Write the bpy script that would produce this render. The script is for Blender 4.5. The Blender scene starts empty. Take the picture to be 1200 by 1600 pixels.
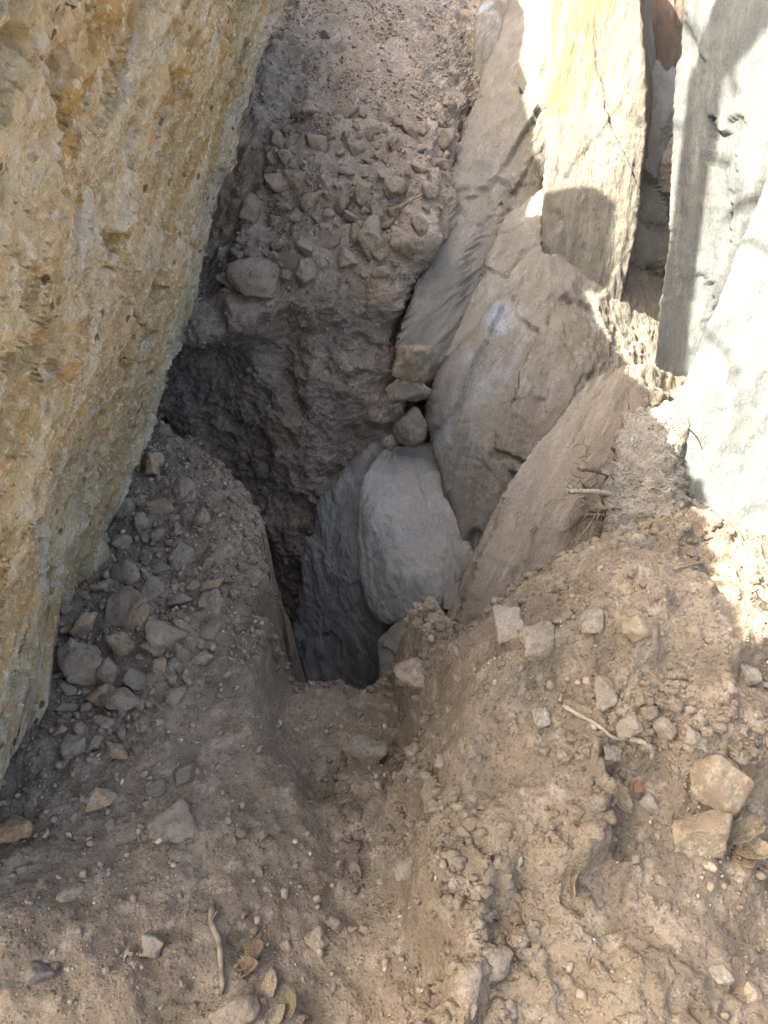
import bpy, bmesh, math, random
import numpy as np
from mathutils import Vector, Matrix

rng = np.random.default_rng(7)
random.seed(7)
scene = bpy.context.scene
COL = scene.collection

# ---------------------------------------------------------------- camera, sky, sun, exposure
PITCH = math.radians(38.0)
CAMZ = 1.6
FPX = 1186.0                      # focal length in pixels of the 1200 x 1600 photograph
cam_data = bpy.data.cameras.new('camera')
cam_data.sensor_fit = 'VERTICAL'
cam_data.sensor_height = 24.0
cam_data.lens = 24.0 * FPX / 1600.0
cam_data.clip_start = 0.02
cam_data.clip_end = 500.0
cam = bpy.data.objects.new('camera', cam_data)
COL.objects.link(cam)
cam.location = (0, 0, CAMZ)
cam.rotation_euler = (math.pi / 2 - PITCH, 0, 0)
scene.camera = cam

SUN_EL = math.radians(50)
SUN_AZ = math.radians(-92)        # clockwise from +Y: the sun stands beyond the leaning boulder
S = Vector((math.sin(SUN_AZ) * math.cos(SUN_EL), math.cos(SUN_AZ) * math.cos(SUN_EL), math.sin(SUN_EL)))
world = bpy.data.worlds.new('World')
scene.world = world
world.use_nodes = True
wn = world.node_tree
bg = wn.nodes['Background']
sky = wn.nodes.new('ShaderNodeTexSky')
sky.sky_type = 'NISHITA'
sky.sun_disc = False
sky.sun_elevation = SUN_EL
sky.sun_rotation = SUN_AZ
sky.dust_density = 6.0
sky.ozone_density = 0.0
sky.air_density = 0.6
wn.links.new(sky.outputs[0], bg.inputs[0])
bg.inputs[1].default_value = 0.135
sun_data = bpy.data.lights.new('sun', 'SUN')
sun_data.energy = 5.0
sun_data.angle = math.radians(0.5)
sun_data.color = (1.0, 0.95, 0.87)
sun = bpy.data.objects.new('sun', sun_data)
COL.objects.link(sun)
sun.location = S * 20
sun.rotation_euler = (-S).to_track_quat('-Z', 'Y').to_euler()
scene.view_settings.view_transform = 'Standard'
scene.view_settings.look = 'None'
scene.view_settings.gamma = 1.0
scene.view_settings.exposure = 3.12
scene.view_settings.use_white_balance = True      # the camera balanced for the shade
scene.view_settings.white_balance_temperature = 7100
scene.view_settings.white_balance_tint = 3
scene.cycles.max_bounces = 8
scene.cycles.diffuse_bounces = 6
scene.cycles.use_denoising = True
scene.cycles.denoiser = 'OPENIMAGEDENOISE'
scene.cycles.denoising_input_passes = 'RGB_ALBEDO_NORMAL'
scene.cycles.denoising_prefilter = 'NONE'

# ---------------------------------------------------------------- helpers
CP, SP = math.cos(PITCH), math.sin(PITCH)

def ray(u, v):
    a, b = (u - 600.0) / FPX, (800.0 - v) / FPX
    return Vector((a, b * SP + CP, b * CP - SP))

def at(u, v, Y):
    r = ray(u, v)
    return Vector((0, 0, CAMZ)) + r * (Y / r.y)

def atz(u, v, z):
    r = ray(u, v)
    return Vector((0, 0, CAMZ)) + r * ((z - CAMZ) / r.z)

_g = np.random.default_rng(3)
PERM = _g.permutation(256).astype(np.int32)
PERM = np.concatenate([PERM, PERM, PERM])
GRAD = _g.normal(size=(256, 3)).astype(np.float32)
GRAD /= np.linalg.norm(GRAD, axis=1, keepdims=True)

def gnoise(P, seed=0):
    P = np.asarray(P, np.float32) + np.float32(seed * 17.31)
    i = np.floor(P).astype(np.int32)
    f = P - i
    i &= 255
    w = f * f * f * (f * (f * 6 - 15) + 10)
    out = 0
    for dx in (0, 1):
        wx = w[:, 0] if dx else 1 - w[:, 0]
        hx = PERM[i[:, 0] + dx]
        for dy in (0, 1):
            wy = w[:, 1] if dy else 1 - w[:, 1]
            hy = PERM[hx + i[:, 1] + dy]
            for dz in (0, 1):
                wz = w[:, 2] if dz else 1 - w[:, 2]
                g = GRAD[PERM[hy + i[:, 2] + dz]]
                d = g[:, 0] * (f[:, 0] - dx) + g[:, 1] * (f[:, 1] - dy) + g[:, 2] * (f[:, 2] - dz)
                out = out + wx * wy * wz * d
    return out * 1.6

def fbm(P, o=4, seed=0, gain=0.5, lac=2.07):
    r, a, s = 0, 1.0, 1.0
    for k in range(o):
        r = r + a * gnoise(P * s, seed + k)
        a *= gain
        s *= lac
    return r

def ridge(P, o=4, seed=0, gain=0.5):
    r, a, s = 0, 1.0, 1.0
    for k in range(o):
        r = r + a * (1 - 2 * np.abs(gnoise(P * s, seed + k)))
        a *= gain
        s *= 2.05
    return r

def worley(P, seed=0):
    P = np.asarray(P, np.float32) + np.float32(seed * 5.77)
    i = np.floor(P).astype(np.int32)
    f = (P - i).astype(np.float32)
    f1 = np.full(len(P), 9.0, np.float32)
    f2 = np.full(len(P), 9.0, np.float32)
    cid = np.zeros(len(P), np.int32)
    for dx in (-1, 0, 1):
        for dy in (-1, 0, 1):
            for dz in (-1, 0, 1):
                h = PERM[PERM[PERM[(i[:, 0] + dx) & 255] + ((i[:, 1] + dy) & 255)] + ((i[:, 2] + dz) & 255)]
                j = GRAD[h] * 0.42 + 0.5
                d = np.sqrt((j[:, 0] + dx - f[:, 0]) ** 2 + (j[:, 1] + dy - f[:, 1]) ** 2 + (j[:, 2] + dz - f[:, 2]) ** 2)
                m = d < f1
                f2 = np.where(m, f1, np.minimum(f2, d))
                cid = np.where(m, h, cid)
                f1 = np.where(m, d, f1)
    return f1, f2, cid

def facets(P, seed=0):
    """broken flat faces: every cell of a jittered lattice carries its own tilted plane"""
    P = np.asarray(P, np.float32) + np.float32(seed * 3.91)
    i = np.floor(P).astype(np.int32)
    f = (P - i).astype(np.float32)
    f1 = np.full(len(P), 9.0, np.float32)
    val = np.zeros(len(P), np.float32)
    for dx in (-1, 0, 1):
        for dy in (-1, 0, 1):
            for dz in (-1, 0, 1):
                h = PERM[PERM[PERM[(i[:, 0] + dx) & 255] + ((i[:, 1] + dy) & 255)] + ((i[:, 2] + dz) & 255)]
                o = f - (GRAD[h] * 0.42 + 0.5) - np.array([dx, dy, dz], np.float32)
                d = (o * o).sum(1)
                m = d < f1
                g = GRAD[(h * 7 + 13) & 255]
                val = np.where(m, (g * o).sum(1) + 0.45 * GRAD[(h * 5 + 3) & 255][:, 0], val)
                f1 = np.where(m, d, f1)
    return val

def smooth(a, b, x):
    t = np.clip((x - a) / (b - a), 0, 1)
    return t * t * (3 - 2 * t)

def terrace(h, k, sharp=0.75):
    q = h * k
    b = np.floor(q)
    t = (q - b)
    return (b + smooth(sharp, 1.0, t)) / k

def basis(axis):
    """rows: two directions across the axis, then the axis"""
    a = np.array(axis, float); a /= np.linalg.norm(a)
    t = np.array([0, 0, 1.0]) if abs(a[2]) < 0.9 else np.array([1.0, 0, 0])
    u = np.cross(t, a); u /= np.linalg.norm(u)
    return np.stack([u, np.cross(a, u), a]).astype(np.float32)

def mesh_from(name, V, F, smooth_shade=True):
    V = np.asarray(V, np.float32)
    F = np.asarray(F, np.int32)
    me = bpy.data.meshes.new(name)
    me.vertices.add(len(V))
    me.vertices.foreach_set('co', V.ravel())
    k = F.shape[1]
    me.loops.add(F.size)
    me.loops.foreach_set('vertex_index', F.ravel())
    me.polygons.add(len(F))
    me.polygons.foreach_set('loop_start', np.arange(0, F.size, k, dtype=np.int32))
    if smooth_shade:
        me.polygons.foreach_set('use_smooth', np.ones(len(F), bool))
    me.update()
    me.validate()
    return me

def link(name, me, mat=None, parent=None, label=None, cat=None, group=None, kind=None, loc=None):
    o = bpy.data.objects.new(name, me)
    COL.objects.link(o)
    if mat is not None and me is not None and not len(me.materials):
        me.materials.append(mat)
    if parent is not None:
        o.parent = parent
    if label: o['label'] = label
    if cat: o['category'] = cat
    if group: o['group'] = group
    if kind: o['kind'] = kind
    if loc is not None: o.location = loc
    return o

def vnormals(V, F):
    a, b, c = V[F[:, 0]], V[F[:, 1]], V[F[:, 2]]
    if F.shape[1] == 4:
        n = np.cross(V[F[:, 2]] - a, V[F[:, 3]] - b)
    else:
        n = np.cross(b - a, c - a)
    N = np.zeros_like(V)
    for k in range(F.shape[1]):
        for ax in range(3):
            N[:, ax] += np.bincount(F[:, k], weights=n[:, ax], minlength=len(V))
    return N / (np.linalg.norm(N, axis=1, keepdims=True) + 1e-12)

def box_grid(nx, ny, nz):
    """closed box surface, points in [-1,1]^3, shared vertices, outward quads"""
    ids = {}
    n = (nx, ny, nz)
    V, F, off = [], [], 0
    for ax in range(3):
        u, w = (ax + 1) % 3, (ax + 2) % 3
        for s in (-1, 1):
            gu = np.linspace(-1, 1, n[u] + 1); gw = np.linspace(-1, 1, n[w] + 1)
            A, B = np.meshgrid(gu, gw, indexing='ij')
            P = np.zeros((A.size, 3)); P[:, ax] = s; P[:, u] = A.ravel(); P[:, w] = B.ravel()
            I = np.arange(A.size).reshape(A.shape) + off
            q = np.stack([I[:-1, :-1], I[1:, :-1], I[1:, 1:], I[:-1, 1:]], -1).reshape(-1, 4)
            if s < 0: q = q[:, ::-1]
            V.append(P); F.append(q); off += A.size
    V = np.concatenate(V); F = np.concatenate(F)
    key = np.round(V * 1e6).astype(np.int64)
    _, first, inv = np.unique(key, axis=0, return_index=True, return_inverse=True)
    return V[first], inv.ravel()[F]

def hull_planes(pts):
    bm = bmesh.new()
    for p in pts: bm.verts.new(p)
    r = bmesh.ops.convex_hull(bm, input=bm.verts)
    bm.normal_update()
    c = Vector(np.mean([np.array(p) for p in pts], axis=0))
    N, H = [], []
    for f in bm.faces:
        n = f.normal.copy()
        h = n.dot(f.verts[0].co - c)
        if h < 0: n, h = -n, -h
        if f.calc_area() < 1e-7: continue
        N.append(n); H.append(max(h, 1e-3))
    bm.free()
    # merge nearly equal planes
    N, H = np.array(N), np.array(H)
    keepN, keepH = [], []
    for n, h in zip(N, H):
        if any(np.dot(n, m) > 0.9995 and abs(h - g) < 0.004 for m, g in zip(keepN, keepH)): continue
        keepN.append(n); keepH.append(h)
    return np.array(c), np.array(keepN), np.array(keepH)

def rock_mesh(name, pts, n=(60, 60, 60), p=18.0, disp=None, centre=None, mat=None):
    c, N, H = hull_planes(pts)
    P = np.array([tuple(q) for q in pts])
    if centre is not None:
        H = H - N @ (np.array(centre) - c)
        c = np.array(centre, float)
    ext = np.maximum((P.max(0) - P.min(0)) / 2, 0.02)
    B, F = box_grid(*n)
    B = np.sign(B) * np.abs(np.tan(B * math.pi / 4 * 0.92) / math.tan(math.pi / 4 * 0.92))
    D = B * ext
    D /= np.linalg.norm(D, axis=1, keepdims=True)
    q = np.maximum(D @ N.T, 0) / H
    m = q.max(1, keepdims=True)
    r = 1.0 / (m[:, 0] * ((q / m) ** p).sum(1) ** (1 / p))
    V = (c + D * r[:, None]).astype(np.float64)
    if disp is not None:
        Nn = vnormals(V, F)
        V = V + Nn * disp(V, Nn)[:, None]
    return mesh_from(name, V, F)

# ---------------------------------------------------------------- materials
class NT:
    def __init__(self, name):
        self.m = bpy.data.materials.new(name)
        self.m.use_nodes = True
        self.t = self.m.node_tree
        self.b = self.t.nodes['Principled BSDF']
        self.b.inputs['Roughness'].default_value = 0.92
        self.b.inputs['Specular IOR Level'].default_value = 0.2
    def n(self, kind, **kw):
        x = self.t.nodes.new(kind)
        for k, v in kw.items():
            if hasattr(x, k): setattr(x, k, v)
        return x
    def l(self, a, b): self.t.links.new(a, b)
    def setin(self, node, key, val):
        s = node.inputs[key]
        if hasattr(val, 'is_output'): self.l(val, s)
        else: s.default_value = val
    def pos(self, obj=False):
        if obj: return self.n('ShaderNodeTexCoord').outputs['Object']
        return self.n('ShaderNodeNewGeometry').outputs['Position']
    def stretch(self, vec, axis, k):
        """compress texture space along an axis so that features run along it"""
        M = basis(axis)
        outs = []
        for j in range(3):
            d = self.n('ShaderNodeVectorMath', operation='DOT_PRODUCT')
            self.l(vec, d.inputs[0]); d.inputs[1].default_value = tuple(float(x) for x in M[j] * (k if j == 2 else 1.0))
            outs.append(d.outputs['Value'])
        c = self.n('ShaderNodeCombineXYZ')
        for j in range(3): self.l(outs[j], c.inputs[j])
        return c.outputs[0]
    def noise(self, vec, scale, detail=5, rough=0.55, dist=0.0):
        x = self.n('ShaderNodeTexNoise')
        self.l(vec, x.inputs['Vector'])
        x.inputs['Scale'].default_value = scale; x.inputs['Detail'].default_value = detail
        x.inputs['Roughness'].default_value = rough; x.inputs['Distortion'].default_value = dist
        return x.outputs['Fac']
    def voro(self, vec, scale, feature='F1', out='Distance', rand=1.0):
        x = self.n('ShaderNodeTexVoronoi', feature=feature)
        self.l(vec, x.inputs['Vector']); x.inputs['Scale'].default_value = scale
        x.inputs['Randomness'].default_value = rand
        return x.outputs[out]
    def ramp(self, fac, a, b, lo=0.0, hi=1.0):
        x = self.n('ShaderNodeMapRange'); x.interpolation_type = 'SMOOTHSTEP'
        self.l(fac, x.inputs[0])
        for k, v in zip((1, 2, 3, 4), (a, b, lo, hi)): x.inputs[k].default_value = v
        return x.outputs[0]
    def math(self, op, a, b=None):
        x = self.n('ShaderNodeMath', operation=op)
        self.setin(x, 0, a)
        if b is not None: self.setin(x, 1, b)
        return x.outputs[0]
    def mix(self, fac, a, b, mode='MIX'):
        x = self.n('ShaderNodeMix', data_type='RGBA', blend_type=mode)
        self.setin(x, 0, fac)
        for k, v in ((6, a), (7, b)):
            if isinstance(v, tuple): v = (v[0], v[1], v[2], 1.0)
            self.setin(x, k, v)
        return x.outputs[2]
    def bump(self, h, strength, dist, prev=None):
        x = self.n('ShaderNodeBump')
        x.inputs['Strength'].default_value = strength; x.inputs['Distance'].default_value = dist
        self.l(h, x.inputs['Height'])
        if prev is not None: self.l(prev, x.inputs['Normal'])
        return x.outputs[0]
    def up(self):
        g = self.n('ShaderNodeNewGeometry')
        s = self.n('ShaderNodeSeparateXYZ'); self.l(g.outputs['Normal'], s.inputs[0])
        return s.outputs['Z']
    def done(self, col, nrm=None):
        self.l(col, self.b.inputs['Base Color'])
        if nrm is not None: self.l(nrm, self.b.inputs['Normal'])
        return self.m

def soil_material(name, base, light, dark, warm=None, speck=0.5, bump=1.0):
    t = NT(name)
    P = t.pos()
    c = t.mix(t.ramp(t.noise(P, 3.0, 6, 0.6, 0.4), 0.35, 0.68), dark, base)
    if warm is not None:
        c = t.mix(t.ramp(t.noise(P, 1.7, 4, 0.6, 0.6), 0.50, 0.70), c, warm)
    c = t.mix(t.ramp(t.noise(P, 21, 6, 0.62), 0.48, 0.72), c, light)
    c = t.mix(t.ramp(t.noise(P, 110, 6, 0.75), 0.50, 0.64, 0, 0.6), c, (dark[0] * .6, dark[1] * .6, dark[2] * .6))
    c = t.mix(t.ramp(t.noise(P, 60, 6, 0.75), 0.54, 0.70, 0, 0.4), c, light)
    v = t.voro(P, 95)
    keep = t.ramp(t.noise(P, 14, 3), 0.45, 0.7)
    c = t.mix(t.math('MULTIPLY', t.math('MULTIPLY', t.ramp(v, 0.28, 0.16), keep), speck), c, (0.42, 0.36, 0.30))
    n = t.bump(t.noise(P, 34, 8, 0.7), min(1, 0.65 * bump), 0.028)
    n = t.bump(t.noise(P, 140, 6, 0.75), min(1, 0.7 * bump), 0.009, n)
    n = t.bump(t.ramp(v, 0.5, 0.05), min(1, 0.6 * bump), 0.008, n)
    return t.done(c, n)

def rock_material(name, c1, c2, c3, axis, k=0.22, stain=None, dust=(0.24, 0.18, 0.14), dust_amt=0.5, obj=False, bump=1.0, scale=1.0, streak2=None, stain_at=(0.55, 0.7), stain_pts=None, lines=0.25):
    t = NT(name)
    P = t.pos(obj)
    Q = t.stretch(P, axis, k)
    c = t.mix(t.ramp(t.noise(Q, 4 * scale, 7, 0.62, 0.5), 0.36, 0.66), c1, c2)
    c = t.mix(t.ramp(t.noise(Q, 17 * scale, 6, 0.65), 0.5, 0.72, 0, 0.8), c, c3)
    if streak2 is not None:
        c = t.mix(t.ramp(t.noise(t.stretch(P, axis, k * 0.5), 7 * scale, 5, 0.6, 0.3), 0.54, 0.68, 0, 0.8), c, streak2)
    if stain is not None:
        f = t.ramp(t.noise(Q, 2.3 * scale, 5, 0.62, 0.8), stain_at[0], stain_at[1], 0, 0.85)
        if stain_pts:
            tot = None
            for p, rad in stain_pts:
                dd = t.n('ShaderNodeVectorMath', operation='DISTANCE'); t.l(P, dd.inputs[0]); dd.inputs[1].default_value = tuple(p)
                k_ = t.ramp(dd.outputs['Value'], rad, rad * .25)
                tot = k_ if tot is None else t.math('MAXIMUM', tot, k_)
            f = t.math('MULTIPLY', tot, t.ramp(t.noise(Q, 9 * scale, 6, 0.65, 0.5), .44, .57))
        c = t.mix(f, c, stain)
    c = t.mix(t.ramp(t.noise(P, 120 * scale, 5, 0.7), 0.45, 0.7, 0, 0.45), c, (c1[0] * 0.35, c1[1] * 0.35, c1[2] * 0.35))
    if lines:
        c = t.mix(t.ramp(t.noise(t.stretch(P, axis, 0.07), 26 * scale, 5, 0.65, 0.3), 0.53, 0.62, 0, lines), c, (c1[0] * .4, c1[1] * .4, c1[2] * .4))
        c = t.mix(t.ramp(t.noise(t.stretch(P, axis, 0.10), 48 * scale, 5, 0.65, 0.3), 0.55, 0.64, 0, lines * .8), c, c3)
    d = t.math('MULTIPLY', t.ramp(t.up(), 0.25, 0.95), t.ramp(t.noise(P, 9 * scale, 5, 0.65), 0.35, 0.6))
    c = t.mix(t.math('MULTIPLY', d, dust_amt), c, dust)
    c = t.mix(t.ramp(t.noise(P, 5.5 * scale, 6, 0.65, 0.3), 0.48, 0.68, 0, dust_amt), c, dust)
    n = t.bump(t.noise(Q, 12 * scale, 6, 0.65, 0.3), min(1.0, 0.6 * bump), 0.03)
    n = t.bump(t.noise(Q, 34 * scale, 8, 0.72, 0.2), min(1.0, 0.7 * bump), 0.013, n)
    n = t.bump(t.noise(P, 95 * scale, 7, 0.75), min(1.0, 0.55 * bump), 0.006, n)
    return t.done(c, n)

SOIL = soil_material('dry_soil', (0.255, 0.202, 0.15), (0.34, 0.282, 0.22), (0.155, 0.123, 0.092), (0.255, 0.2, 0.142))
BANKSOIL = soil_material('bank_soil', (0.33, 0.27, 0.215), (0.42, 0.355, 0.29), (0.22, 0.18, 0.147), (0.32, 0.245, 0.18))
FOL = (0.31, 1.1, 0.93)

def boulder_material():
    t = NT('ochre_boulder_rock')
    P = t.pos()
    Q = t.stretch(P, FOL, 0.16)
    c = t.mix(t.ramp(t.noise(Q, 5, 8, 0.62, 0.5), 0.36, 0.60), (0.47, 0.355, 0.18), (0.59, 0.495, 0.325))
    c = t.mix(t.ramp(t.noise(Q, 11, 7, 0.66, 0.4), 0.47, 0.62, 0, 0.9), c, (0.61, 0.565, 0.475))
    c = t.mix(t.ramp(t.noise(t.stretch(P, FOL, 0.10), 9, 6, 0.6, 0.4), 0.53, 0.66, 0, 0.75), c, (0.47, 0.295, 0.105))
    c = t.mix(t.ramp(t.noise(t.stretch(P, FOL, 0.12), 3.2, 6, 0.6, 0.4), 0.59, 0.70, 0, 0.75), c, (0.44, 0.24, 0.12))
    c = t.mix(t.ramp(t.noise(t.stretch(P, FOL, 0.25), 26, 7, 0.72), 0.52, 0.68, 0, 0.55), c, (0.20, 0.15, 0.09))
    c = t.mix(t.ramp(t.noise(P, 110, 5, 0.7), 0.52, 0.68, 0, 0.5), c, (0.18, 0.14, 0.085))
    c = t.mix(t.ramp(t.noise(P, 60, 5, 0.7), 0.52, 0.64, 0, 0.75), c, (0.70, 0.66, 0.55))
    spot = t.math('MULTIPLY', t.ramp(t.voro(t.stretch(P, FOL, 0.6), 30), 0.24, 0.12), t.ramp(t.noise(P, 7, 3), .5, .6))
    c = t.mix(t.math('MULTIPLY', spot, .85), c, (0.08, 0.06, 0.035))  # dents tinted dark, the shade inside them put into the colour
    n = t.bump(t.noise(t.stretch(P, FOL, 0.55), 26, 8, 0.75, 0.3), 1.0, 0.05)
    n = t.bump(t.noise(P, 80, 8, 0.78), 1.0, 0.02, n)
    n = t.bump(t.ramp(spot, 0, 1, 1, 0), 0.8, 0.01, n)
    n = t.bump(t.ramp(t.voro(t.stretch(P, FOL, 0.5), 42), 0.05, 0.5), 0.4, 0.01, n)
    return t.done(c, n)
BOULDER = boulder_material()

GREY = rock_material('grey_brown_schist', (0.13, 0.117, 0.102), (0.20, 0.184, 0.163), (0.265, 0.252, 0.232), (0.35, 0.85, 0.6), 0.5, dust=(0.20, 0.174, 0.147), dust_amt=0.45, lines=0.12, bump=1.3)
GREY2 = rock_material('light_grey_schist', (0.16, 0.143, 0.122), (0.235, 0.214, 0.187), (0.30, 0.28, 0.253), (0.45, 0.8, 0.6), 0.5, dust=(0.215, 0.186, 0.154), dust_amt=0.4, lines=0.12, bump=1.3)
GREYB = rock_material('blue_stained_schist', (0.13, 0.115, 0.098), (0.205, 0.185, 0.16), (0.275, 0.262, 0.242), (0.34, 0.7, 0.87), 0.4, stain=(0.29, 0.31, 0.345), dust=(0.205, 0.168, 0.133), dust_amt=0.4, lines=0.25, bump=1.3, stain_pts=[(at(785,510,2.87),.15),(at(765,560,2.77),.17),(at(742,620,2.69),.16),(at(725,690,2.57),.14),(at(770,40,4.9),.4)])
FOLI = rock_material('brown_foliated_schist', (0.145, 0.12, 0.096), (0.235, 0.2, 0.163), (0.30, 0.268, 0.23), (0.46, 0.75, 0.36), 0.22, dust=(0.22, 0.178, 0.142), dust_amt=0.2, bump=1.5, scale=1.1, lines=0.45)
PALE = rock_material('pale_weathered_schist', (0.10, 0.088, 0.074), (0.15, 0.138, 0.118), (0.20, 0.188, 0.165), (0.15, 0.6, 1.0), 0.18, stain=(0.19, 0.115, 0.052), dust=(0.15, 0.12, 0.09), dust_amt=0.2, bump=1.3, stain_pts=[(at(890,20,3.9),.26),(at(905,110,3.7),.16),(at(880,160,3.6),.14),(at(940,10,3.85),.14),(at(960,450,3.0),.08)])
PALE2 = rock_material('pale_smooth_schist', (0.070, 0.075, 0.076), (0.105, 0.112, 0.112), (0.142, 0.149, 0.148), (0.1, 0.6, 1.0), 0.2, dust=(0.14, 0.125, 0.1), dust_amt=0.15, bump=1.1)
PIT = rock_material('grey_pit_rock', (0.25, 0.24, 0.225), (0.32, 0.31, 0.292), (0.385, 0.375, 0.36), (-0.25, 0.3, 1.0), 0.3, dust=(0.31, 0.27, 0.23), dust_amt=0.4, bump=1.0)
FLANKSHADE = rock_material('shade_toned_pit_rock', (0.19, 0.187, 0.185), (0.26, 0.255, 0.25), (0.32, 0.31, 0.30), (-0.25, 0.3, 1.0), 0.12, dust=(0.16, 0.14, 0.12), dust_amt=0.3, bump=1.4)  # darker copy of the pit rock, part of the flank's shade in its colour
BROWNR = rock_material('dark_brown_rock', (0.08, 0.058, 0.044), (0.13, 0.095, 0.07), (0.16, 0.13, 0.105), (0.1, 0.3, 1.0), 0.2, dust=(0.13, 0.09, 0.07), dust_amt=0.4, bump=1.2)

# ---------------------------------------------------------------- ground
GP = [  # (u, v, z): bearings of ground points, z in metres
 (60,1570,0),(600,1590,-.03),(300,1450,0),(600,1400,-.04),(450,1300,-.05),(490,1190,-.06),(505,1080,-.09),(570,1045,-.08),(430,1110,.02),
 (60,1320,.02),(180,1200,.03),(300,1130,.05),(400,1080,.04),(415,960,.07),(390,860,.11),(310,785,.14),(220,730,.13),(140,880,.10),(90,1050,.07),(230,960,.10),
 (560,1200,-.02),(600,1130,-.06),(660,1060,-.04),(700,1005,.01),(800,965,.07),(900,930,.12),(760,1150,.05),(900,1100,.14),(1050,1050,.21),(1180,1000,.30),
 (1050,900,.32),(1190,900,.34),(1100,1200,.22),(900,1250,.14),(720,1250,.08),(1000,1380,.08),(1170,1450,.08),(800,1400,.04),(740,1580,.0),(1000,1580,.02),(1190,1580,.03)]
G3 = np.array([tuple(atz(u, v, z)) for u, v, z in GP])
FAR = [(-6, -6, .1), (6, -6, .2), (-6, 1, .3), (6, 1, .8), (0, -3, .05), (-6, 5, .8), (6, 5, 1.2), (2.4, 1.2, .45), (2.4, 2.6, .6), (1.5, 2.6, .5), (-2, 2, .3), (-1.6, .6, .1), (-1.2, 3.2, .4), (1.2, 3.4, .4), (0, -1, .02), (1.5, -.5, .1)]
G3 = np.concatenate([G3, np.array(FAR)])

def tps_fit(X, z, lam=2e-3):
    n = len(X)
    d = np.linalg.norm(X[:, None] - X[None], axis=-1)
    K = np.where(d > 0, d * d * np.log(d + 1e-9), 0) + lam * np.eye(n)
    A = np.zeros((n + 3, n + 3)); A[:n, :n] = K; A[:n, n:] = np.c_[np.ones(n), X]; A[n:, :n] = A[:n, n:].T
    return np.linalg.solve(A, np.r_[z, 0, 0, 0])
WG = tps_fit(G3[:, :2], G3[:, 2])

def tps_eval(Q):
    out = np.zeros(len(Q))
    for s in range(0, len(Q), 50000):
        q = Q[s:s + 50000]
        d2 = ((q[:, None] - G3[None, :, :2]) ** 2).sum(-1)
        out[s:s + 50000] = (0.5 * d2 * np.log(d2 + 1e-12)) @ WG[:-3] + WG[-3] + q @ WG[-2:]
    return out

def sd_polyline(Q, pts):
    """signed distance to an open polyline, positive to the right of its direction"""
    best = np.full(len(Q), 1e9); sg = np.ones(len(Q))
    for a, b in zip(pts[:-1], pts[1:]):
        a = np.array(a); b = np.array(b); e = b - a
        t = np.clip(((Q - a) @ e) / (e @ e), 0, 1)
        d = np.linalg.norm(Q - a - t[:, None] * e, axis=1)
        c = e[0] * (Q[:, 1] - a[1]) - e[1] * (Q[:, 0] - a[0])
        m = d < best
        best = np.where(m, d, best); sg = np.where(m, np.where(c < 0, 1, -1), sg)
    return best * sg

def sd_polygon(Q, pts):
    pts = np.array(pts); n = len(pts)
    best = np.full(len(Q), 1e9); ins = np.zeros(len(Q), bool)
    for k in range(n):
        a, b = pts[k], pts[(k + 1) % n]; e = b - a
        t = np.clip(((Q - a) @ e) / (e @ e), 0, 1)
        best = np.minimum(best, np.linalg.norm(Q - a - t[:, None] * e, axis=1))
        c = ((a[1] > Q[:, 1]) != (b[1] > Q[:, 1]))
        x = (b[0] - a[0]) * (Q[:, 1] - a[1]) / (b[1] - a[1] + 1e-12) + a[0]
        ins ^= c & (Q[:, 0] < x)
    return np.where(ins, -best, best)

PITPOLY = [(-.37, 1.50), (-.355, 1.62), (-.34, 1.84), (-.47, 2.10), (-.64, 2.32), (-1.5, 2.58), (-1.5, 3.9), (2.2, 3.9), (2.2, 1.62), (1.2, 1.58), (.85, 1.53), (.60, 1.48), (.48, 1.39), (.33, 1.36), (.22, 1.35), (.15, 1.43), (.04, 1.54), (-.2, 1.54)]
PITZ = -1.45

def px_line(pts, z):
    return [tuple(atz(u, v, z))[:2] for u, v in pts]
EDGE1 = px_line([(640, 1700), (700, 1560), (690, 1430), (672, 1300), (628, 1235), (655, 1150), (640, 1085), (560, 1075), (420, 1075)][:7], 0.06)
EDGE5 = px_line([(1350, 1190), (1180, 1180), (1060, 1215), (960, 1190), (880, 1215), (800, 1190), (740, 1230), (690, 1225), (640, 1190), (600, 1150)], 0.12)
EDGE4 = px_line([(520, 1400), (480, 1260), (455, 1170), (442, 1100), (434, 1040), (430, 980)], -0.03)
EDGE3 = px_line([(560, 1330), (540, 1250), (512, 1185), (545, 1125), (600, 1075), (650, 1020)], 0.0)
EDGE2 = px_line([(760, 1680), (770, 1540), (790, 1440), (880, 1395), (880, 1320), (960, 1290), (1060, 1310), (1180, 1330), (1400, 1340)], 0.08)

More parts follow.
